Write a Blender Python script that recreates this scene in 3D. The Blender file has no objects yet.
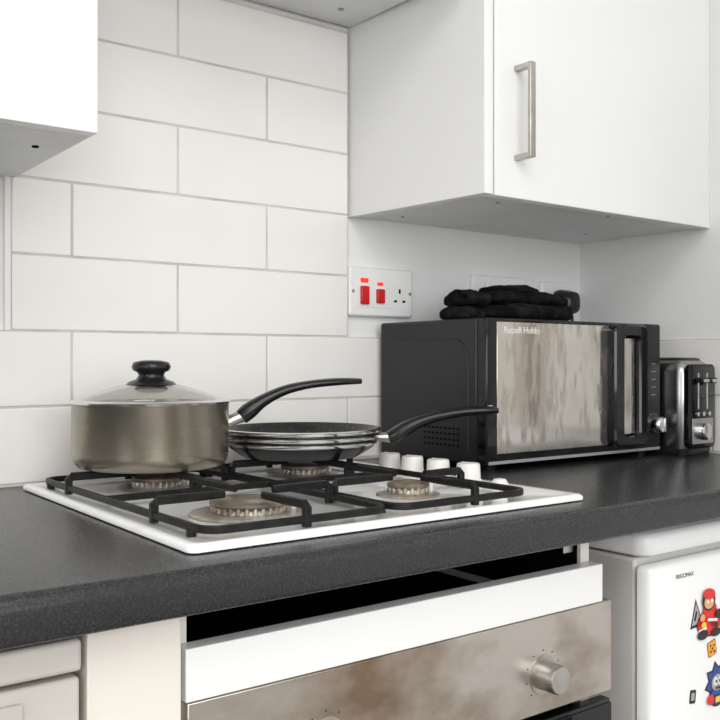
import bpy, bmesh, math, random
from mathutils import Vector, Matrix, noise
random.seed(4)
S=bpy.context.scene
S.view_settings.view_transform='Standard'
COL=S.collection

# ---------------------------------------------------------------- materials
def mat(name,c,rough=0.5,metal=0.0,c2=None,scale=8.0,stretch=(1,1,1),lo=0.4,hi=0.65,bump=0.0,bscale=None,
        trans=0.0,rough2=None,spec=0.5,detail=4.0,coat=0.0,ior=1.45):
    m=bpy.data.materials.new(name); m.use_nodes=True
    nt=m.node_tree; b=nt.nodes['Principled BSDF']
    b.inputs['Base Color'].default_value=(*c,1); b.inputs['Roughness'].default_value=rough
    b.inputs['Metallic'].default_value=metal; b.inputs['Transmission Weight'].default_value=trans
    b.inputs['Specular IOR Level'].default_value=spec; b.inputs['Coat Weight'].default_value=coat
    b.inputs['IOR'].default_value=ior
    tc=nt.nodes.new('ShaderNodeTexCoord'); mp=nt.nodes.new('ShaderNodeMapping')
    mp.inputs['Scale'].default_value=stretch
    nt.links.new(tc.outputs['Object'],mp.inputs['Vector'])
    n=nt.nodes.new('ShaderNodeTexNoise'); n.inputs['Scale'].default_value=scale; n.inputs['Detail'].default_value=detail
    nt.links.new(mp.outputs[0],n.inputs['Vector'])
    if c2 is None: c2=tuple(x*0.96 for x in c)
    r=nt.nodes.new('ShaderNodeValToRGB')
    r.color_ramp.elements[0].position=lo; r.color_ramp.elements[1].position=hi
    r.color_ramp.elements[0].color=(*c,1); r.color_ramp.elements[1].color=(*c2,1)
    nt.links.new(n.outputs['Fac'],r.inputs['Fac']); nt.links.new(r.outputs['Color'],b.inputs['Base Color'])
    if rough2 is not None:
        mr=nt.nodes.new('ShaderNodeMapRange'); mr.inputs['From Min'].default_value=lo; mr.inputs['From Max'].default_value=hi
        mr.inputs['To Min'].default_value=rough; mr.inputs['To Max'].default_value=rough2
        nt.links.new(n.outputs['Fac'],mr.inputs['Value']); nt.links.new(mr.outputs[0],b.inputs['Roughness'])
    if bump>0:
        n2=nt.nodes.new('ShaderNodeTexNoise'); n2.inputs['Scale'].default_value=bscale or scale*3; n2.inputs['Detail'].default_value=3
        nt.links.new(mp.outputs[0],n2.inputs['Vector'])
        bp=nt.nodes.new('ShaderNodeBump'); bp.inputs['Strength'].default_value=bump; bp.inputs['Distance'].default_value=0.003
        nt.links.new(n2.outputs['Fac'],bp.inputs['Height']); nt.links.new(bp.outputs[0],b.inputs['Normal'])
    return m

M={}
M['plaster']=mat('plaster_white',(.84,.84,.83),.7,c2=(.81,.81,.80),scale=3,bump=.12,bscale=60)
M['tile']=mat('tile_glaze',(.85,.83,.80),.09,c2=(.82,.795,.765),scale=4,bump=.06,bscale=9,rough2=.16)
M['grout']=mat('grout',(.66,.62,.56),.9,c2=(.52,.48,.42),scale=12)
M['ceil']=mat('ceiling_paint',(.85,.85,.84),.8)
M['floor']=mat('floor_vinyl',(.35,.31,.27),.5,c2=(.28,.25,.21),scale=5)
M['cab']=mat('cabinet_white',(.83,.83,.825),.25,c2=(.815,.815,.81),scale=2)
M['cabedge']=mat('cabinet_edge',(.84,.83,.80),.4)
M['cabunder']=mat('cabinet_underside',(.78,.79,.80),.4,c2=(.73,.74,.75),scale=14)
M['carc']=mat('carcass_white',(.76,.72,.66),.45,c2=(.69,.65,.59),scale=6)
M['counter']=mat('laminate_charcoal',(.019,.020,.0215),.26,c2=(.045,.046,.049),scale=460,lo=.48,hi=.75,bump=.05,bscale=300,rough2=.34)
M['dark']=mat('cavity_dark',(.004,.004,.004),.9,spec=.1)
M['enamel']=mat('enamel_white',(.86,.86,.855),.12,c2=(.70,.63,.54),scale=8,lo=.56,hi=.80,coat=.3,detail=7)
M['iron']=mat('cast_iron',(.005,.005,.0055),.42,c2=(.013,.012,.011),scale=60,bump=.2,bscale=200,spec=.3)
M['alu']=mat('burner_aluminium',(.46,.43,.37),.45,metal=.7,c2=(.22,.18,.14),scale=40)
M['cap']=mat('burner_cap',(.10,.08,.06),.45,c2=(.30,.23,.16),scale=35,lo=.45,hi=.7)
M['dish']=mat('burner_dish',(.62,.62,.61),.3,metal=.6,c2=(.33,.27,.20),scale=26)
M['knobw']=mat('knob_white',(.84,.82,.77),.3)
M['steel']=mat('steel_brushed',(.56,.515,.475),.32,metal=.9,c2=(.25,.18,.125),scale=8,stretch=(1,1,1.5),lo=.45,hi=.74,rough2=.55,bump=.10,bscale=70,detail=12)
M['nickel']=mat('satin_nickel',(.52,.50,.47),.33,metal=1,c2=(.45,.43,.40),scale=40)
M['toast']=mat('toaster_metal',(.50,.49,.48),.26,metal=1,c2=(.42,.415,.41),scale=6)
M['chrome']=mat('chrome',(.75,.75,.75),.14,metal=1)
M['panbody']=mat('pan_taupe_metal',(.34,.31,.25),.27,metal=.88,c2=(.28,.255,.205),scale=5,stretch=(.3,.3,3),rough2=.35)
M['paninner']=mat('pan_nonstick',(.014,.014,.015),.30,c2=(.07,.068,.065),scale=160,lo=.55,hi=.75)
M['bakelite']=mat('bakelite_black',(.009,.009,.010),.22,c2=(.012,.012,.013))
M['glass']=mat('lid_glass',(.80,.79,.76),.03,trans=1.0,ior=1.38)
M['blackpl']=mat('plastic_black',(.010,.010,.011),.30,c2=(.014,.014,.015))
M['blackmet']=mat('microwave_case',(.009,.009,.010),.34,c2=(.013,.013,.014),scale=3)
M['gloss']=mat('gloss_black',(.006,.006,.007),.07)
M['mirror']=mat('door_mirror',(.68,.66,.63),.13,metal=.93,c2=(.50,.45,.39),scale=24,stretch=(2.6,1,.7),lo=.48,hi=.72,rough2=.42,detail=10)
M['greypl']=mat('plastic_grey',(.30,.30,.31),.35)
M['socket']=mat('socket_white',(.85,.85,.84),.28)
M['red']=mat('rocker_red',(.60,.010,.015),.25)
M['neon']=bpy.data.materials.new('neon_red'); M['neon'].use_nodes=True
b=M['neon'].node_tree.nodes['Principled BSDF']; b.inputs['Base Color'].default_value=(.8,.03,.01,1); b.inputs['Emission Color'].default_value=(1,.05,.02,1); b.inputs['Emission Strength'].default_value=.6
M['fabric']=mat('fabric_black',(.004,.004,.0045),.95,c2=(.015,.015,.016),scale=60,bump=1.0,bscale=140,spec=.15)
M['fridge']=mat('appliance_white',(.85,.85,.85),.22,c2=(.82,.82,.82),scale=3)
M['fridgeside']=mat('appliance_side',(.66,.645,.62),.4,c2=(.61,.595,.57),scale=5)  # greyer than the door: shade on the fridge side put into the colour
M['washer']=mat('washer_white',(.58,.55,.51),.4,c2=(.52,.49,.45),scale=5)  # white casing toned down: shade below the worktop put into its colour
M['washpanel']=mat('washer_panel',(.50,.48,.45),.4)
M['ink']=mat('ink_dark',(.05,.05,.055),.6)
M['inkl']=mat('ink_light',(.65,.65,.65),.5)
M['wood']=mat('wood_brown',(.16,.09,.05),.5,c2=(.26,.16,.10),scale=5,stretch=(6,6,.6))
M['curt']=mat('curtain_pale',(.84,.83,.80),.8,c2=(.66,.62,.56),scale=14,lo=.5,hi=.72)
for n,c in dict(s_red=(.70,.02,.015),s_black=(.01,.01,.01),s_skin=(.75,.36,.18),s_white=(.85,.85,.85),s_orange=(.9,.36,.02),s_blue=(.02,.06,.28),s_yellow=(.9,.60,.03),s_grey=(.40,.40,.42)).items():
    M[n]=mat('sticker_'+n[2:],c,.3)

# ---------------------------------------------------------------- helpers
def empty(name):
    e=bpy.data.objects.new(name,None); e.empty_display_size=.05; COL.objects.link(e); return e
def finish(me,name,m,parent=None,smooth=False,bevel=0,segs=2,sub=0,ang=40):
    o=bpy.data.objects.new(name,me); COL.objects.link(o)
    if m is not None: me.materials.append(M[m] if isinstance(m,str) else m)
    if parent: o.parent=parent
    if bevel>0:
        md=o.modifiers.new('bevel','BEVEL'); md.width=bevel; md.segments=segs; md.limit_method='ANGLE'; md.angle_limit=math.radians(30)
        md.harden_normals=False; smooth=True
    if smooth:
        me.polygons.foreach_set('use_smooth',[True]*len(me.polygons))
        try: me.set_sharp_from_angle(angle=math.radians(ang))
        except Exception: pass
    return o
def addbox(bm,x0,x1,y0,y1,z0,z1):
    v=[bm.verts.new(p) for p in ((x0,y0,z0),(x1,y0,z0),(x1,y1,z0),(x0,y1,z0),(x0,y0,z1),(x1,y0,z1),(x1,y1,z1),(x0,y1,z1))]
    for f in ((0,3,2,1),(4,5,6,7),(0,1,5,4),(1,2,6,5),(2,3,7,6),(3,0,4,7)): bm.faces.new([v[i] for i in f])
def boxes(name,lst,m,parent=None,bevel=0,segs=2):
    bm=bmesh.new()
    for b in lst: addbox(bm,min(b[0],b[1]),max(b[0],b[1]),min(b[2],b[3]),max(b[2],b[3]),min(b[4],b[5]),max(b[4],b[5]))
    me=bpy.data.meshes.new(name); bm.to_mesh(me); bm.free()
    return finish(me,name,m,parent,bevel=bevel,segs=segs)
def box(name,x0,x1,y0,y1,z0,z1,m,parent=None,bevel=0,segs=2):
    return boxes(name,[(x0,x1,y0,y1,z0,z1)],m,parent,bevel,segs)
def lathe(name,prof,m,parent=None,loc=(0,0,0),axis='Z',n=64,ang=40,mod=None):
    bm=bmesh.new(); rings=[]
    for (r,z) in prof:
        if r<1e-6: rings.append([bm.verts.new((0,0,z))])
        else:
            rings.append([bm.verts.new((r*math.cos(2*math.pi*i/n),r*math.sin(2*math.pi*i/n),z)) for i in range(n)])
    for a,b_ in zip(rings,rings[1:]):
        for i in range(n):
            j=(i+1)%n
            if len(a)==1 and len(b_)==1: continue
            if len(a)==1: bm.faces.new((a[0],b_[i],b_[j]))
            elif len(b_)==1: bm.faces.new((a[i],a[j],b_[0]))
            else: bm.faces.new((a[i],a[j],b_[j],b_[i]))
    bmesh.ops.recalc_face_normals(bm,faces=bm.faces)
    if axis=='-Y': bm.transform(Matrix.Rotation(math.radians(90),4,'X'))
    bm.transform(Matrix.Translation(loc))
    me=bpy.data.meshes.new(name); bm.to_mesh(me); bm.free()
    return finish(me,name,m,parent,smooth=True,ang=ang)
def sweep_bm(bm,pts,rad,n=10,closed=False,power=2.0):
    pts=[Vector(p) for p in pts]; N=len(pts); rings=[]
    if not isinstance(rad,list): rad=[rad]*N
    prevside=None
    for i,p in enumerate(pts):
        if closed: t=(pts[(i+1)%N]-pts[i-1])
        else: t=pts[min(i+1,N-1)]-pts[max(i-1,0)]
        t.normalize()
        side=t.cross(Vector((0,0,1)))
        if side.length<.2: side=prevside.copy() if prevside else Vector((1,0,0))
        side=side-t*side.dot(t); side.normalize()
        if prevside and side.dot(prevside)<0: side=-side
        prevside=side; up=side.cross(t)
        rs,ru=rad[i]; ring=[]
        for k in range(n):
            a=2*math.pi*(k+.5)/n; ca,sa=math.cos(a),math.sin(a)
            ca=math.copysign(abs(ca)**(2/power),ca); sa=math.copysign(abs(sa)**(2/power),sa)
            ring.append(bm.verts.new(p+side*rs*ca+up*ru*sa))
        rings.append(ring)
    R=range(N if closed else N-1)
    for i in R:
        a=rings[i]; b_=rings[(i+1)%N]
        for k in range(n): bm.faces.new((a[k],a[(k+1)%n],b_[(k+1)%n],b_[k]))
    if not closed:
        bm.faces.new(rings[0]); bm.faces.new(rings[-1])
def smoothpath(pts,k=6):
    P=[Vector(p) for p in pts]; out=[]
    for i in range(len(P)-1):
        p0=P[max(i-1,0)];p1=P[i];p2=P[i+1];p3=P[min(i+2,len(P)-1)]
        for j in range(k):
            t=j/k
            out.append(.5*((2*p1)+(-p0+p2)*t+(2*p0-5*p1+4*p2-p3)*t*t+(-p0+3*p1-3*p2+p3)*t**3))
    out.append(P[-1]); return out
def sweep(name,pts,rad,m,parent=None,n=10,closed=False,power=2.0,k=0):
    if k:
        if isinstance(rad,list):
            rr=smoothpath([(a,b_,0) for a,b_ in rad],k); rad=[(v[0],v[1]) for v in rr]
        pts=smoothpath(pts,k)
    bm=bmesh.new(); sweep_bm(bm,pts,rad,n,closed,power)
    bmesh.ops.recalc_face_normals(bm,faces=bm.faces)
    me=bpy.data.meshes.new(name); bm.to_mesh(me); bm.free()
    return finish(me,name,m,parent,smooth=True,ang=50)
def rrect(x0,x1,y0,y1,r,n=6):
    out=[]
    for cx,cy,a0 in ((x1-r,y1-r,0),(x0+r,y1-r,90),(x0+r,y0+r,180),(x1-r,y0+r,270)):
        for i in range(n+1):
            a=math.radians(a0+90*i/n); out.append((cx+r*math.cos(a),cy+r*math.sin(a)))
    return out
def stackrings(name,rings,m,parent=None,plane='XY',ang=40,capb=True,capt=True,closed=False):
    bm=bmesh.new(); R=[]
    for o,h in rings:
        if plane=='XY': R.append([bm.verts.new((a,b_,h)) for a,b_ in o])
        else: R.append([bm.verts.new((a,h,b_)) for a,b_ in o])
    n=len(R[0])
    for a,b_ in (list(zip(R,R[1:]))+([(R[-1],R[0])] if closed else [])):
        for k in range(n): bm.faces.new((a[k],a[(k+1)%n],b_[(k+1)%n],b_[k]))
    if not closed: bm.faces.new(R[0]); bm.faces.new(R[-1])
    bmesh.ops.recalc_face_normals(bm,faces=bm.faces)
    me=bpy.data.meshes.new(name); bm.to_mesh(me); bm.free()
    return finish(me,name,m,parent,smooth=True,ang=ang)
def text(name,s,size,loc,m,parent,rot=(90,0,0)):
    c=bpy.data.curves.new(name,'FONT'); c.body=s; c.size=size; c.extrude=.00015
    o=bpy.data.objects.new(name,c); o.location=loc; o.rotation_euler=[math.radians(a) for a in rot]
    c.materials.append(M[m]); COL.objects.link(o); o.parent=parent; return o

# ---------------------------------------------------------------- constants
CX0,CX1=.375,.943
RW=1.554
CT=.90

# ---------------------------------------------------------------- room
wb=box('wall_back',-2.2,1.70,.008,.12,0,2.4,'plaster')
wr=box('wall_right',RW+.008,RW+.13,-3.4,.008,0,2.4,'plaster')
wl=box('wall_left',-2.32,-2.2,-3.4,.12,0,2.4,'plaster')
box('floor',-2.32,1.70,-3.5,.12,-.06,0,'floor')
box('ceiling',-2.32,1.70,-3.5,.12,2.4,2.46,'ceil')
boxes('wall_front',[(-2.32,-1.7,-3.5,-3.4,0,2.4),(.9,1.70,-3.5,-3.4,0,2.4),(-1.7,.9,-3.5,-3.4,0,.85),(-1.7,.9,-3.5,-3.4,2.25,2.4)],'plaster')
w1=empty('window_1')
boxes('frame',[(-1.7,-1.64,-3.47,-3.41,.85,2.25),(.84,.9,-3.47,-3.41,.85,2.25),(-1.64,.84,-3.47,-3.41,.85,.91),(-1.64,.84,-3.47,-3.41,2.19,2.25),(-.44,-.38,-3.47,-3.41,.91,2.19)],'cabedge',w1,bevel=.004)
def ints(lo,hi,a,step):
    k=math.ceil((lo-a)/step); out=[lo]
    while a+k*step<hi-1e-6:
        if a+k*step>lo+1e-6: out.append(a+k*step)
        k+=1
    return out+[hi]
Z0,P,TW,G=.9025,.1054,.321,.0016
TL=[]
for k in range(7):
    lo,hi=(-1.0,RW) if k<2 else (.370,.939)
    J=ints(lo,hi,.6178 if k%2==0 else .4545,TW)
    if k>=2: J=[j for j in J if j<.93]+[hi]
    for a,b_ in zip(J,J[1:]): TL.append((a+G,b_-G,0,.006,Z0+k*P+G,Z0+(k+1)*P-G))
boxes('tiles_back',TL,'tile',wb,bevel=.0012,segs=2)
boxes('grout_back',[(-1.0,RW,.0012,.0079,Z0-.0025,Z0+2*P),(.370,.939,.0012,.0079,Z0+2*P,Z0+7*P+.002)],'grout',wb)
TL=[]
for k in range(2):
    J=ints(-.62,0,-.31 if k==0 else -.15,TW)
    for a,b_ in zip(J,J[1:]): TL.append((RW,RW+.006,a+G,b_-G,Z0+k*P+G,Z0+(k+1)*P-G))
boxes('tiles_right',TL,'tile',wr,bevel=.0012)
box('grout_right',RW+.0012,RW+.0079,-.62,0,Z0-.0025,Z0+2*P,'grout',wr)
box('trim_1',.362,.3695,-.001,.0078,Z0+2*P,1.33,'cabedge')

# ---------------------------------------------------------------- worktop
cw=bmesh.new()
prof=[(0,.8615),(-.590,.8615)]
for i in range(5):
    a=math.radians(90*i/4); prof.append((-.594-.006*math.sin(a),.8675-.006*math.cos(a)))
for i in range(7):
    a=math.radians(90*i/6); prof.append((-.588-.012*math.cos(a), .888+.012*math.sin(a)))
prof.append((0,.90))
A=[cw.verts.new((-1.0,y-0.0002,z)) for y,z in prof]; B=[cw.verts.new((RW-.0005,y-0.0002,z)) for y,z in prof]
for i in range(len(prof)):
    j=(i+1)%len(prof); cw.faces.new((A[i],A[j],B[j],B[i]))
cw.faces.new(A); cw.faces.new(B); bmesh.ops.recalc_face_normals(cw,faces=cw.faces)
me=bpy.data.meshes.new('kitchen_worktop'); cw.to_mesh(me); cw.free()
finish(me,'kitchen_worktop','counter',smooth=True,ang=30)

# ---------------------------------------------------------------- wall cabinets
ZB,ZT=1.3216,2.04
def handle(parent,x,y,z0,z1):
    return boxes('handle',[(x-.006,x+.006,y-.034,y-.0275,z0,z1),(x-.006,x+.006,y-.028,y,z0,z0+.008),(x-.006,x+.006,y-.028,y,z1-.008,z1)],'nickel',parent,bevel=.0012)
def skew(o):   # cabinet end is slightly out of square with the wall
    for v in o.data.vertices:
        if v.co.x<1.0: v.co.x+=-.078*v.co.y
wc=empty('wall_cabinet')
skew(box('end_panel',CX1,CX1+.018,-.3045,.007,ZB,ZT,'cab',wc,bevel=.0008))
skew(box('carcass',CX1+.0182,RW+.007,-.285,.007,ZB+.012,ZT,'cab',wc))
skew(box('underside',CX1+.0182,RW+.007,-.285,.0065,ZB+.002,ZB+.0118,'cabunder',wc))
box('door_panel',CX1+.045,RW-.008,-.305,-.2865,ZB-.001,ZT,'cab',wc,bevel=.0012)
box('filler_strip',RW-.006,RW+.007,-.300,-.2865,ZB,ZT,'cab',wc)
handle(wc,1.035,-.305,1.378,1.522)
for (x,y) in ((1.02,-.05),(1.05,-.25),(1.45,-.10),(1.30,-.27)):
    lathe('screw_hole',[(0,-.001),(.003,-.001),(.003,.001),(0,.001)],'greypl',wc,loc=(x,y,ZB+.0012),n=16)
wc2=empty('wall_cabinet')
box('carcass',-.30,CX0,-.286,.0065,ZB+.012,ZT,'cab',wc2)
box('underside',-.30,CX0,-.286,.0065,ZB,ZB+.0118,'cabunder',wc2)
box('door_panel',-.30,CX0,-.305,-.2865,ZB-.001,ZT,'cab',wc2,bevel=.0012)
handle(wc2,-.22,-.305,1.378,1.52)
for (x,y) in ((.33,-.06),(.34,-.20)):
    lathe('screw_hole',[(0,-.001),(.004,-.001),(.004,.001),(0,.001)],'dark',wc2,loc=(x,y,ZB-.0005),n=16)
bc=empty('bridging_cabinet')
box('carcass',CX0+.001,CX1-.001,-.285,-.001,1.662,ZT,'cab',bc)
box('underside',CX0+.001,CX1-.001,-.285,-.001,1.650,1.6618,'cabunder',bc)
box('door_panel',CX0+.003,CX1-.003,-.305,-.2865,1.65,ZT,'cab',bc,bevel=.0012)
lathe('screw_hole',[(0,-.001),(.005,-.001),(.005,.001),(0,.001)],'greypl',bc,loc=(.88,-.06,1.6495),n=16)

# ---------------------------------------------------------------- sockets
def socket3(parent,x,z,y):
    boxes('pin_holes',[(x-.002,x+.002,y-.0006,y,z+.006,z+.014),(x-.013,x-.0065,y-.0006,y,z-.010,z-.006),(x+.0065,x+.013,y-.0006,y,z-.010,z-.006)],'dark',parent)
def plate(name,x0,x1,z0,z1):
    e=empty(name)
    stackrings('faceplate',[(rrect(x0,x1,z0,z1,.006),.0078),(rrect(x0,x1,z0,z1,.006),-.001),(rrect(x0+.003,x1-.003,z0+.003,z1-.003,.004),-.004)],'socket',e,plane='XZ')
    return e
sk=plate('cooker_switch_socket',.9395,1.0815,1.150,1.237)
box('rocker_recess',.952,1.034,-.0048,-.004,1.166,1.222,'socket',sk,bevel=.0004)
box('rocker_main',.961,.979,-.010,-.0045,1.171,1.203,'red',sk,bevel=.002)
box('neon_main',.962,.979,-.006,-.0045,1.209,1.217,'neon',sk,bevel=.001)
box('rocker_socket',.996,1.014,-.010,-.0045,1.174,1.199,'red',sk,bevel=.002)
box('neon_socket',.999,1.012,-.006,-.0045,1.205,1.211,'neon',sk,bevel=.001)
socket3(sk,1.051,1.187,-.004)
for x in (.9465,1.0745): lathe('screw',[(0,0),(.003,0),(.003,.001),(0,.0012)],'nickel',sk,loc=(x,-.004,1.1935),axis='-Y',n=16)
s2=plate('wall_socket',1.235,1.381,1.150,1.240)
for x in (1.272,1.344):
    socket3(s2,x,1.182,-.004); box('rocker',x-.006,x+.006,-.008,-.0042,1.212,1.226,'socket',s2,bevel=.001)
s3=plate('wall_socket',1.430,1.516,1.150,1.237)
box('rocker',1.441,1.451,-.008,-.0042,1.205,1.222,'socket',s3,bevel=.001)
pl=empty('power_plug')
stackrings('plug_body',[(rrect(1.462,1.512,1.168,1.218,.012),-.0045),(rrect(1.460,1.514,1.166,1.220,.014),-.016),(rrect(1.466,1.508,1.172,1.214,.014),-.038),(rrect(1.474,1.500,1.180,1.204,.010),-.044)],'blackpl',pl,plane='XZ')
sweep('plug_cord',[(1.487,-.03,1.172),(1.487,-.034,1.155),(1.488,-.022,1.12),(1.500,-.012,1.05),(1.50,-.010,.96)],(.0035,.0035),'blackpl',pl,k=5)

# ---------------------------------------------------------------- gas hob
hob=empty('gas_hob')
hx0,hx1,hy0,hy1=.364,.898,-.550,-.035
pla=stackrings('enamel_plate',[(rrect(hx0+.004,hx1-.004,hy0+.004,hy1-.004,.008),.9003),(rrect(hx0,hx1,hy0,hy1,.010),.9015),(rrect(hx0,hx1,hy0,hy1,.010),.9055),(rrect(hx0+.003,hx1-.003,hy0+.003,hy1-.003,.010),.9082),(rrect(hx0+.012,hx1-.012,hy0+.012,hy1-.012,.012),.9082),(rrect(hx0+.022,hx1-.022,hy0+.022,hy1-.022,.012),.9046)],'enamel',hob,ang=60)
for v in pla.data.vertices: v.co.x+=(v.co.y-hy0)*.018 if v.co.x<.6 else 0
HZ=.9046
def burner(x,y,r):
    lathe('burner_dish',[(0,HZ+.0004),(r*1.55,HZ+.0004),(r*1.5,HZ+.002),(r*1.2,HZ+.003),(r*.9,HZ+.003),(0,HZ+.003)],'dish',hob,loc=(x,y,0))
    n=int(30*r/.043)*4; bm=bmesh.new(); R=[]
    prof=[(r*.80,HZ+.002,0),(r*.98,HZ+.002,0),(r,HZ+.004,0),(r*.99,HZ+.0115,1),(r*.80,HZ+.0115,1)]
    for (rr,z,top) in prof:
        ring=[]
        for i in range(n):
            q=(i//2)%2
            r2=rr if (q==0 or rr<r*.9) else rr*(.92 if top else .98)
            z2=z if not(top and q) else z-.003
            a=2*math.pi*i/n; ring.append(bm.verts.new((x+r2*math.cos(a),y+r2*math.sin(a),z2)))
        R.append(ring)
    for a,b_ in zip(R,R[1:]):
        for k in range(n): bm.faces.new((a[k],a[(k+1)%n],b_[(k+1)%n],b_[k]))
    me=bpy.data.meshes.new('burner_crown'); bm.to_mesh(me); bm.free(); finish(me,'burner_crown','alu',hob)
    lathe('burner_cap',[(0,HZ+.0095),(r*.97,HZ+.0095),(r*1.02,HZ+.0120),(r*1.0,HZ+.0148),(r*.90,HZ+.0162),(0,HZ+.0168)],'cap',hob,loc=(x,y,0))
    lathe('igniter',[(0,0),(.003,0),(.003,.012),(0,.013)],'knobw',hob,loc=(x+r*1.22,y-r*.25,HZ+.002),n=12)
BU=[(.505,-.408,.042),(.512,-.158,.033),(.742,-.158,.033),(.736,-.403,.026)]
for b_ in BU: burner(*b_)
def grate(name,x0,x1,burn):
    y0,y1=-.522,-.062; ym=-.275
    bm=bmesh.new(); zf=.9140; bar=(.0030,.0040)
    sweep_bm(bm,[(a,b_,zf) for a,b_ in rrect(x0,x1,y0,y1,.022,5)],bar,n=8,closed=True,power=4)
    sweep_bm(bm,[(x0,ym,zf),(x1,ym,zf)],bar,n=8,power=4)
    def finger(p,q):
        p=Vector((*p,0)); q=Vector((*q,0)); d=(q-p).normalized()
        pts=[p+Vector((0,0,.9065)),p+Vector((0,0,.925)),p+d*.004+Vector((0,0,.9283)),p.lerp(q,.5)+Vector((0,0,.9283)),q+Vector((0,0,.9283))]
        sweep_bm(bm,pts,[(.0044,.0045),(.0044,.0045),(.0040,.0047),(.0036,.0047),(.0032,.0040)],n=8,power=4)
    for (bx,by,r) in burn:
        g=.020+r*.25
        finger((x0,by),(bx-g,by)); finger((x1,by),(bx+g,by))
        if by<ym: finger((bx,y0),(bx,by-g)); finger((bx,ym),(bx,by+g))
        else: finger((bx,y1),(bx,by+g)); finger((bx,ym),(bx,by-g))
    for (fx,fy) in ((x0,y0+.03),(x1,y0+.03),(x0,y1-.03),(x1,y1-.03)):
        sweep_bm(bm,[(fx,fy,.9050),(fx,fy,.912)],(.005,.005),n=8)
    bmesh.ops.recalc_face_normals(bm,faces=bm.faces)
    me=bpy.data.meshes.new(name); bm.to_mesh(me); bm.free(); finish(me,name,'iron',hob,smooth=True,ang=35)
grate('pan_support_1',.394,.612,[BU[0],BU[1]])
grate('pan_support_2',.623,.826,[BU[2],BU[3]])
for i,y in enumerate((-.193,-.246,-.303,-.365)):
    lathe('control_knob',[(0,HZ+.001),(.0185,HZ+.001),(.0185,HZ+.004),(.0168,HZ+.006),(.0160,HZ+.024),(.0148,HZ+.0265),(0,HZ+.027)],'knobw',hob,loc=(.876,y,0),n=32)
    box('knob_grip',.8745,.8775,y-.0125,y+.0125,HZ+.0265,HZ+.0277,'knobw',hob,bevel=.0005)
lathe('ignition_button',[(0,HZ+.001),(.013,HZ+.001),(.012,HZ+.006),(.008,HZ+.012),(0,HZ+.0135)],'knobw',hob,loc=(.868,-.432,0),n=24)

# ---------------------------------------------------------------- saucepan
PZ=.9332
sp=empty('saucepan'); px,py,pr=.506,-.152,.1010
lathe('body',[(0,PZ),(pr-.016,PZ),(pr-.008,PZ+.0018),(pr-.0025,PZ+.008),(pr-.0005,PZ+.018),(pr,PZ+.081),(pr+.0015,PZ+.083),(pr+.0008,PZ+.0846),(pr-.002,PZ+.084),(pr-.003,PZ+.018),(pr-.015,PZ+.004),(0,PZ+.004)],'panbody',sp,loc=(px,py,0),n=96,ang=60)
LZ=PZ+.0835
lathe('lid_rim',[(pr-.012,LZ),(pr+.002,LZ),(pr+.0025,LZ+.002),(pr,LZ+.0042),(pr-.010,LZ+.0050),(pr-.012,LZ+.003),(pr-.012,LZ)],'chrome',sp,loc=(px,py,0),n=96,ang=60)
pf=[];R0=pr-.0105
for i in range(9):
    a=i/8; pf.append((R0*(1-a*.88),LZ+.004+.0215*math.sin(a*math.pi/2)**.9))
pin=[(r,z-.003) for r,z in reversed(pf)]
lathe('lid_glass',pf+pin+[pf[0]],'glass',sp,loc=(px,py,0),n=96,ang=60)
kz=LZ+.0225
lathe('lid_knob',[(0,kz-.002),(.033,kz-.0025),(.034,kz),(.029,kz+.005),(.020,kz+.008),(.0165,kz+.013),(.018,kz+.017),(.0240,kz+.020),(.0255,kz+.025),(.023,kz+.0305),(.012,kz+.033),(0,kz+.0335)],'bakelite',sp,loc=(px,py,0),n=48,ang=60)
def radial(cx,cy,phi,lst): 
    c,s=math.cos(math.radians(phi)),math.sin(math.radians(phi)); return [(cx+r*c,cy+r*s,z) for r,z in lst]
sweep('handle_ferrule',radial(px,py,-20,[(.0985,.988),(.110,.993),(.123,.998)]),[(.012,.009),(.0105,.008),(.0105,.009)],'nickel',sp,n=14)
sweep('handle',radial(px,py,-20,[(.119,.995),(.130,1.004),(.150,1.018),(.180,1.0315),(.215,1.0390),(.255,1.0425),(.288,1.0430)]),[(.012,.0105),(.0135,.0115),(.0125,.0085),(.0115,.0068),(.0125,.0058),(.0125,.0054),(.0085,.0040)],'bakelite',sp,n=18,k=6)

# ---------------------------------------------------------------- frying pans (stack)
fx,fy=.736,-.160
def fry(e,z,R,h,rb):
    lathe('pan_shell',[(0,z),(rb,z),(rb+.006,z+.003),(R-.004,z+h-.009),(R,z+h-.004)],'bakelite',e,loc=(fx,fy,0),n=96,ang=60)
    lathe('pan_rim',[(R-.0005,z+h-.005),(R+.0020,z+h-.0030),(R+.0020,z+h),(R-.0015,z+h+.0008)],'chrome',e,loc=(fx,fy,0),n=96,ang=60)
    lathe('pan_interior',[(R-.0015,z+h+.0008),(R-.009,z+h-.005),(rb+.003,z+.006),(rb-.002,z+.0035),(0,z+.0035)],'paninner',e,loc=(fx,fy,0),n=96,ang=60)
f0=empty('frying_pan'); f1=empty('frying_pan'); f2=empty('frying_pan')
fry(f0,PZ,.1095,.0235,.082)
fry(f1,PZ+.0055,.1120,.0265,.085)
fry(f2,PZ+.0110,.1145,.0300,.088)
ph=-36
sweep('handle_bracket',radial(fx,fy,ph,[(.107,.9625),(.116,.9605),(.130,.9600),(.138,.962)]),[(.014,.005),(.011,.0065),(.010,.008),(.010,.008)],'nickel',f2,n=14)
sweep('handle',radial(fx,fy,ph,[(.128,.9575),(.140,.964),(.155,.974),(.178,.9845),(.208,.9925),(.243,.9978),(.275,.9995),(.289,.9985)]),[(.0105,.0105),(.0135,.0115),(.013,.0105),(.012,.0088),(.0125,.0078),(.0135,.0070),(.012,.0066),(.006,.0040)],'bakelite',f2,n=18,k=6)
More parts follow.
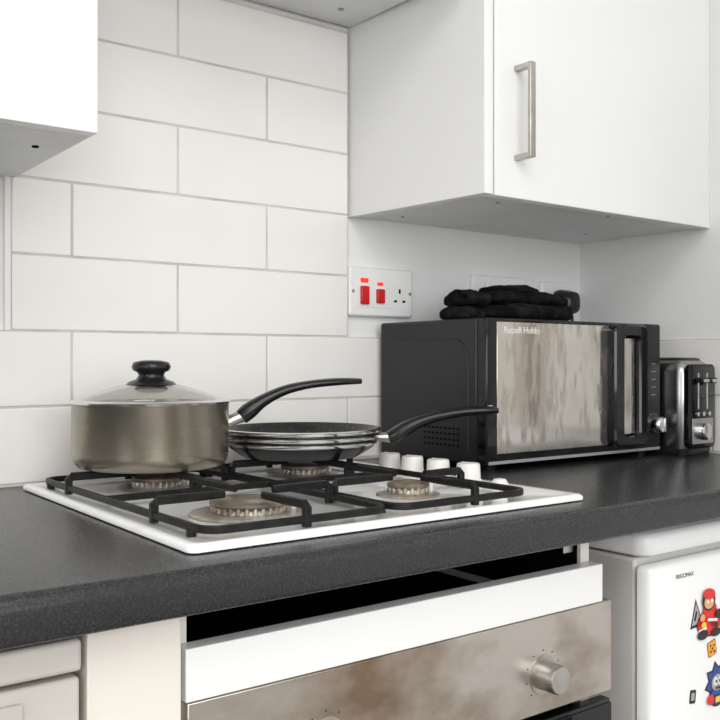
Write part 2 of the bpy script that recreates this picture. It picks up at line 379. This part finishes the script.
lathe('hanging_loop',[(0,0),(.004,0),(.004,.0008),(0,.0008)],'nickel',f2,loc=radial(fx,fy,ph,[(.277,1.0058)])[0],n=16)
sweep('handle_bracket',radial(fx,fy,60,[(.107,.953),(.117,.955),(.124,.957)]),[(.012,.004),(.009,.006),(.009,.007)],'nickel',f1,n=14)
sweep('handle_bracket',radial(fx,fy,80,[(.106,.948),(.115,.950),(.122,.952)]),[(.010,.004),(.008,.006),(.008,.007)],'nickel',f0,n=14)

# ---------------------------------------------------------------- microwave
mw=empty('microwave_oven'); mx0,mx1,my0,my1,mz0,mz1=1.000,1.4445,-.275,-.012,.909,1.1385
box('case',mx0,mx1,my0+.022,my1,mz0,mz1,'blackmet',mw,bevel=.004)
box('door_slab',mx0,1.398,my0,my0+.0205,mz0,mz1,'gloss',mw,bevel=.003)
box('control_panel',1.399,mx1,my0,my0+.0205,mz0,mz1,'blackpl',mw,bevel=.003)
box('mirror_glass',mx0+.022,1.300,my0-.0012,my0,mz0+.018,mz1-.006,'mirror',mw,bevel=.0006)
box('bottom_trim',mx0+.004,mx1-.004,my0-.0016,my0,mz0+.002,mz0+.007,'greypl',mw,bevel=.0005)
stackrings('door_handle_loop',[(rrect(1.290,1.382,mz0+.014,mz1-.004,.014),my0-.0005),(rrect(1.290,1.382,mz0+.014,mz1-.004,.014),my0-.016),(rrect(1.293,1.379,mz0+.017,mz1-.007,.012),my0-.019),
  (rrect(1.314,1.362,mz0+.030,mz1-.022,.010),my0-.019),(rrect(1.317,1.359,mz0+.033,mz1-.025,.008),my0-.016),(rrect(1.317,1.359,mz0+.033,mz1-.025,.008),my0-.0005)],'gloss',mw,plane='XZ',closed=True)
box('handle_insert',1.319,1.357,my0-.0082,my0,mz0+.035,mz1-.027,'mirror',mw,bevel=.0005)
lathe('timer_dial',[(0,0),(.0165,0),(.0165,.006),(.0145,.020),(.0125,.022),(0,.022)],'chrome',mw,loc=(1.423,my0,.957),axis='-Y',n=32)
box('dial_grip',1.4205,1.4255,my0-.026,my0-.021,.944,.970,'chrome',mw,bevel=.001)
for i in range(11):
    a=math.radians(210-i*24); box('dial_mark',1.423+.0195*math.cos(a)-.0006,1.423+.0195*math.cos(a)+.0006,my0-.0004,my0,.957+.0195*math.sin(a)-.0008,.957+.0195*math.sin(a)+.0008,'inkl',mw)
for i in range(5): box('panel_print',1.417,1.429,my0-.0004,my0,1.010+i*.014,1.0113+i*.014,'greypl',mw)
text('brand_text','Russell Hobbs',.0145,(1.036,my0-.0016,mz1-.023),'s_white',mw)
for (x,y) in ((mx0+.03,-.25),(mx1-.03,-.25),(mx0+.03,-.04),(mx1-.03,-.04)):
    lathe('foot',[(0,.9002),(.010,.9002),(.012,mz0+.001),(0,mz0+.001)],'blackpl',mw,loc=(x,y,0),n=16)
boxes('side_vents',[(mx0-.0004,mx0+.001,-.215+i*.010,-.209+i*.010,.935+j*.009,.938+j*.009) for i in range(9) for j in range(4)],'dark',mw)
sweep('side_emboss',[(mx0-.0002,y,z) for y,z in [(-.235,.93),(-.235,1.06),(-.232,1.085),(-.222,1.10),(-.205,1.108),(-.06,1.108)]],(.0014,.0014),'blackmet',mw,n=8)

# ---------------------------------------------------------------- oven gloves
def roll(name,x0,x1,yc,zc,ry,rz,rot,parent,seed,notch=None):
    N=26; bm=bmesh.new(); c,s=math.cos(math.radians(rot)),math.sin(math.radians(rot)); L=(x1-x0)/2; xc=(x0+x1)/2
    pts=[];rad=[]
    for i in range(N):
        u=-1+2*i/(N-1); e=max(.12,(1-abs(u)**5)**.5)
        if notch and abs(u-notch)<.12: e*=.80+.2*abs(u-notch)/.12
        pts.append((xc+u*L*c,yc+u*L*s,zc+.0012*math.sin(u*6+seed))); rad.append((ry*e,rz*max(e,.35)))
    sweep_bm(bm,pts,rad,n=26,power=2.6)
    bmesh.ops.recalc_face_normals(bm,faces=bm.faces)
    for v in bm.verts:
        f=noise.noise(v.co*45+Vector((seed,0,0)))*.0035+noise.noise(v.co*150+Vector((seed,5,0)))*.0016
        if v.co.z<zc-rz*.5: f=0
        d=Vector((v.co.x-xc,(v.co.y-yc),(v.co.z-zc)*3)).normalized(); v.co+=d*f
    me=bpy.data.meshes.new(name); bm.to_mesh(me); bm.free()
    return finish(me,name,'fabric',parent,smooth=True,ang=180)
g1=empty('oven_glove'); g2=empty('oven_glove')
T=mz1
roll('thumb_fold',1.032,1.094,-.155,T+.0125,.036,.0125,8,g1,3)
roll('cuff_roll',1.044,1.114,-.150,T+.0380,.038,.0135,-4,g1,9)
roll('palm_lower_fold',1.100,1.302,-.160,T+.0155,.060,.0155,2,g2,1,notch=.1)
roll('palm_upper_fold',1.122,1.282,-.148,T+.0415,.054,.0140,-5,g2,5,notch=-.25)
roll('back_fold',1.140,1.235,-.142,T+.0570,.044,.0085,-8,g2,13)
roll('thumb_fold',1.252,1.300,-.165,T+.0385,.026,.010,10,g2,21)
sweep('hanging_loop',[(1.048,-.18,T+.040),(1.034,-.190,T+.045),(1.030,-.175,T+.048),(1.038,-.16,T+.046)],(.003,.003),'fabric',g1,k=4)
sweep('seam_binding',[(1.125,-.196,T+.0275),(1.16,-.202,T+.0285),(1.22,-.202,T+.0265),(1.275,-.198,T+.0275)],(.003,.0028),'fabric',g2,k=4)

# ---------------------------------------------------------------- toaster
to=empty('toaster'); tx0,tx1,ty0,ty1=1.452,1.546,-.318,-.035
def trr(e,z): return (rrect(tx0+e,tx1-e,ty0+e,ty1-e,.018),z)
stackrings('body',[trr(.003,.908),trr(0,.914),trr(0,1.052),trr(.004,1.066),trr(.012,1.074)],'toast',to,ang=50)
stackrings('base',[trr(.006,.9005),trr(.001,.9005),trr(-.001,.912),trr(.002,.916)],'blackpl',to,ang=50)
stackrings('top_cap',[trr(.011,1.0732),trr(.013,1.0765),trr(.018,1.078)],'blackpl',to,ang=50)
boxes('bread_slots',[(tx0+.022,tx0+.040,ty0+.05,ty1-.03,1.0778,1.0785),(tx1-.040,tx1-.022,ty0+.05,ty1-.03,1.0778,1.0785)],'dark',to)
stackrings('front_fascia',[(rrect(tx0+.005,tx1-.005,.914,1.066,.012),ty0+.001),(rrect(tx0+.005,tx1-.005,.914,1.066,.012),ty0-.006),(rrect(tx0+.008,tx1-.008,.917,1.063,.010),ty0-.008)],'gloss',to,plane='XZ')
box('fascia_inlay',tx0+.014,tx1-.014,ty0-.0086,ty0-.008,.922,.968,'toast',to,bevel=.0003)
for x in (tx0+.033,tx1-.033):
    box('lever_track',x-.002,x+.002,ty0-.0085,ty0-.0078,.985,1.050,'chrome',to)
    box('lever',x-.010,x+.010,ty0-.024,ty0-.009,1.032,1.042,'blackpl',to,bevel=.003)
    box('lever_accent',x-.009,x+.009,ty0-.0248,ty0-.024,1.034,1.039,'chrome',to)
lathe('browning_dial',[(0,0),(.016,0),(.015,.010),(.012,.012),(0,.012)],'chrome',to,loc=((tx0+tx1)/2,ty0-.008,.944),axis='-Y',n=32)
for i in range(3): lathe('button',[(0,0),(.004,0),(.004,.003),(0,.003)],'chrome',to,loc=((tx0+tx1)/2-.018+i*.018,ty0-.008,.976),axis='-Y',n=16)

# ---------------------------------------------------------------- oven housing + oven
hs=empty('oven_housing_cabinet')
boxes('side_panels',[(.348,.363,-.545,-.02,.15,.861),(.893,.909,-.545,-.02,.15,.861)],'carc',hs,bevel=.0006)
boxes('lining',[(.3635,.8925,-.03,-.02,.15,.861),(.8912,.8926,-.540,-.03,.775,.861)],'dark',hs)  # near-black sheets put the shade of the gap into colour
box('filler_panel',.352,.909,-.566,-.546,.778,.824,'cab',hs,bevel=.001)
box('plinth_panel',.347,.911,-.50,-.48,.0005,.149,'cab',hs)
boxes('fixing_bracket',[(.872,.8905,-.536,-.534,.836,.860),(.8885,.8905,-.534,-.51,.836,.860)],'nickel',hs)
ov=empty('built_in_oven')
box('body',.372,.884,-.540,-.06,.19,.768,'dark',ov)
box('control_fascia',.355,.931,-.562,-.5465,.664,.776,'steel',ov,bevel=.0015)
box('door_glass',.357,.929,-.562,-.5465,.19,.655,'gloss',ov,bevel=.002)
box('door_frame_top',.357,.929,-.5635,-.562,.615,.650,'gloss',ov,bevel=.0005)
boxes('door_handle',[(.40,.89,-.603,-.590,.620,.634),(.42,.432,-.591,-.5635,.622,.632),(.858,.870,-.591,-.5635,.622,.632)],'nickel',ov,bevel=.003)
for x in (.500,.806):
    lathe('knob_bezel',[(0,0),(.0225,0),(.0225,.0015),(0,.0015)],'nickel',ov,loc=(x,-.562,.709),axis='-Y',n=40)
    lathe('control_knob',[(0,.0015),(.0170,.0015),(.0165,.024),(.015,.027),(0,.027)],'nickel',ov,loc=(x,-.562,.709),axis='-Y',n=40)
    for i in range(9):
        a=math.radians(225-i*33.75); box('dial_mark',x+.028*math.cos(a)-.0008,x+.028*math.cos(a)+.0008,-.5624,-.562,.709+.028*math.sin(a)-.0008,.709+.028*math.sin(a)+.0008,'ink',ov)

box('base_cabinet_panel',.2650,.3465,-.568,-.02,.001,.861,'carc',None,bevel=.001)

# ---------------------------------------------------------------- washing machine
wm=empty('washing_machine')
box('body',-.335,.260,-.548,-.04,.02,.820,'washer',wm,bevel=.006)
box('lid',-.337,.262,-.566,-.04,.824,.850,'washer',wm,bevel=.004,segs=3)
box('control_strip',-.335,.260,-.566,-.5485,.700,.820,'washer',wm,bevel=.003)
box('detergent_drawer',-.325,.215,-.5705,-.5665,.712,.810,'washpanel',wm,bevel=.002)
text('label_a','WASHMASTER',.010,(.13,-.5708,.790),'ink',wm)
text('label_b','QUICK 1400',.012,(.13,-.5708,.772),'ink',wm)
lathe('program_dial',[(0,0),(.028,0),(.025,.018),(0,.018)],'nickel',wm,loc=(-.02,-.5705,.76),axis='-Y',n=32)
lathe('drum_door',[(.10,0),(.16,0),(.165,.012),(.15,.028),(.11,.030),(.10,.015),(.06,.012),(0,.010)],'nickel',wm,loc=(-.05,-.548,.42),axis='-Y',n=48)
boxes('feet',[(x,x+.04,y,y+.04,.0005,.02) for x in (-.31,.20) for y in (-.52,-.10)],'blackpl',wm)

# ---------------------------------------------------------------- fridge
fr=empty('refrigerator'); rx0,rx1=.991,1.520
box('body',rx0+.004,rx1-.004,-.549,-.04,.03,.816,'fridgeside',fr,bevel=.004)
stackrings('lid',[(rrect(rx0+.003,rx1-.003,-.566,-.04,.02),.820),(rrect(rx0-.002,rx1+.002,-.571,-.037,.022),.824),(rrect(rx0-.002,rx1+.002,-.571,-.037,.022),.843),(rrect(rx0+.002,rx1-.002,-.566,-.041,.02),.850)],'fridge',fr,ang=60)
stackrings('door_leaf',[(rrect(rx0,rx1,.06,.808,.008),-.5555),(rrect(rx0,rx1,.06,.808,.008),-.571),(rrect(rx0+.004,rx1-.004,.064,.804,.006),-.5755)],'fridge',fr,plane='XZ',ang=60)
box('door_gasket',rx0+.010,rx1-.010,-.5553,-.5493,.07,.80,'greypl',fr)
text('badge','FRIGOMAX',.008,(1.045,-.5758,.787),'ink',fr)
boxes('feet',[(x,x+.04,y,y+.04,.0005,.031) for x in (rx0+.03,rx1-.07) for y in (-.50,-.10)],'blackpl',fr)
box('door_grip',rx0+.004,rx0+.014,-.578,-.575,.35,.55,'greypl',fr,bevel=.001)

def sticker(name,x,z,layers,k=1):
    e=empty(name); 
    for i,(kind,dx,dz,a,b_,m,rot) in enumerate(layers):
        dx*=k;dz*=k;a*=k;b_*=k
        if kind=='e': pts=[(a*math.cos(t*math.pi/12),b_*math.sin(t*math.pi/12)) for t in range(24)]
        elif kind=='r': pts=rrect(-a,a,-b_,b_,min(a,b_)*.3,3)
        elif kind=='t': pts=[(-a,-b_),(a,-b_),(0,b_)]
        elif kind=='s': pts=[((a if t%2==0 else b_)*math.cos(t*math.pi/8),(a if t%2==0 else b_)*math.sin(t*math.pi/8)) for t in range(16)]
        c,s=math.cos(math.radians(rot)),math.sin(math.radians(rot))
        y=-.5757-.00025*(i+1)
        bm=bmesh.new(); 
        f=bm.faces.new([bm.verts.new((x+dx+p*c-q*s,y,z+dz+p*s+q*c)) for p,q in pts])
        r=bmesh.ops.extrude_face_region(bm,geom=[f]); bmesh.ops.translate(bm,vec=(0,.0002,0),verts=[v for v in r['geom'] if isinstance(v,bmesh.types.BMVert)])
        bmesh.ops.recalc_face_normals(bm,faces=bm.faces)
        me=bpy.data.meshes.new('layer'); bm.to_mesh(me); bm.free(); finish(me,'layer_%d'%i,m,e)
sticker('character_sticker',1.114,.732,[('t',-.024,.004,.016,.020,'s_black',4),('t',-.024,.003,.012,.015,'s_grey',4),('r',-.026,.0,.002,.007,'s_black',-20),
  ('e',.006,-.016,.030,.018,'s_black',-6),('e',.006,-.016,.028,.016,'s_red',-6),('r',-.010,-.022,.010,.002,'s_white',8),('e',-.010,-.029,.013,.007,'s_black',0),('e',.022,-.030,.013,.006,'s_black',0),('e',.006,.002,.018,.014,'s_red',10),
  ('e',.004,.018,.016,.015,'s_black',0),('e',.004,.015,.012,.009,'s_skin',0),('e',.004,.027,.015,.008,'s_red',-8),('e',.000,.017,.0025,.003,'s_white',0),('e',.009,.017,.0025,.003,'s_white',0),
  ('e',-.014,-.004,.006,.005,'s_skin',0),('e',.026,-.004,.008,.007,'s_black',0),('r',.010,-.010,.012,.002,'s_white',-8),('e',-.012,-.014,.006,.004,'s_yellow',0),('e',.018,-.018,.005,.004,'s_black',0)],.95)
sticker('dice_sticker',1.128,.682,[('r',0,0,.0105,.0105,'s_black',12),('r',0,0,.0095,.0095,'s_orange',12),('e',-.004,.004,.0016,.0016,'s_black',0),('e',.004,.004,.0016,.0016,'s_black',0),('e',0,0,.0016,.0016,'s_black',0),('e',-.004,-.004,.0016,.0016,'s_black',0),('e',.004,-.004,.0016,.0016,'s_black',0)])
sticker('character_sticker',1.140,.630,[('s',0,.004,.030,.021,'s_black',10),('s',0,.004,.026,.018,'s_blue',10),('e',0,-.014,.019,.015,'s_black',0),('e',0,-.014,.016,.012,'s_blue',0),('e',.0,.004,.014,.011,'s_grey',0),('e',-.005,.006,.0045,.0055,'s_white',0),('e',.005,.006,.0045,.0055,'s_white',0),('e',-.004,.006,.0018,.0025,'s_black',0),('e',.004,.006,.0018,.0025,'s_black',0),('r',0,-.003,.006,.0015,'s_black',0),('e',-.018,-.016,.008,.007,'s_red',0),('e',.020,-.016,.008,.007,'s_yellow',0),('r',0,-.018,.008,.004,'s_yellow',0)],1.0)
sticker('label_sticker',1.083,.626,[('r',0,0,.007,.009,'s_black',-8),('r',0,0,.0035,.005,'s_grey',-8)])

# ---------------------------------------------------------------- unseen cards and strips added on right wall for the microwave door to reflect
cu=empty('roller_blind')
box('blind_cloth',1.535,1.538,-.640,-.420,.93,1.60,'curt',cu)
wf=empty('window_2')
boxes('jambs',[(1.530,1.5535,-.700,-.655,.925,1.64),(1.530,1.5535,-.86,-.83,.925,1.64)],'wood',wf,bevel=.003)
box('pane',1.545,1.550,-.83,-.70,.93,1.60,'carc',wf)

# ---------------------------------------------------------------- lights
def area(name,loc,target,size,sy,power,col=(1,1,1)):
    l=bpy.data.lights.new(name,'AREA'); l.shape='RECTANGLE'; l.size=size; l.size_y=sy; l.energy=power; l.color=col
    o=bpy.data.objects.new(name,l); o.location=loc
    d=Vector(target)-Vector(loc); o.rotation_euler=d.to_track_quat('-Z','Y').to_euler(); COL.objects.link(o); return o
area('window_daylight',(-.2,-3.36,1.55),(.1,0,1.2),2.2,1.3,42,(.97,.985,1))
area('side_daylight',(-2.15,-1.4,1.45),(.5,-.6,1.2),1.6,1.3,16,(.99,.995,1))  # added fill lamp for the left-facing sides; the left wall has no opening
area('ceiling_light_panel',(-.1,-1.7,2.36),(-.1,-1.7,0),1.4,1.2,22,(1,.985,.96))  # added fill lamp overhead, not a fitting of the room
w=bpy.data.worlds.new('sky'); S.world=w; w.use_nodes=True
w.node_tree.nodes['Background'].inputs[0].default_value=(.9,.95,1,1); w.node_tree.nodes['Background'].inputs[1].default_value=.8

# ---------------------------------------------------------------- camera
cam=bpy.data.cameras.new('camera'); co=bpy.data.objects.new('camera',cam); COL.objects.link(co)
co.location=(0,-1.28,1.07); co.rotation_euler=(math.radians(90),0,math.radians(-37.0))
cam.lens=45.78; cam.sensor_width=36; cam.shift_y=2/720; cam.clip_start=.02
S.camera=co
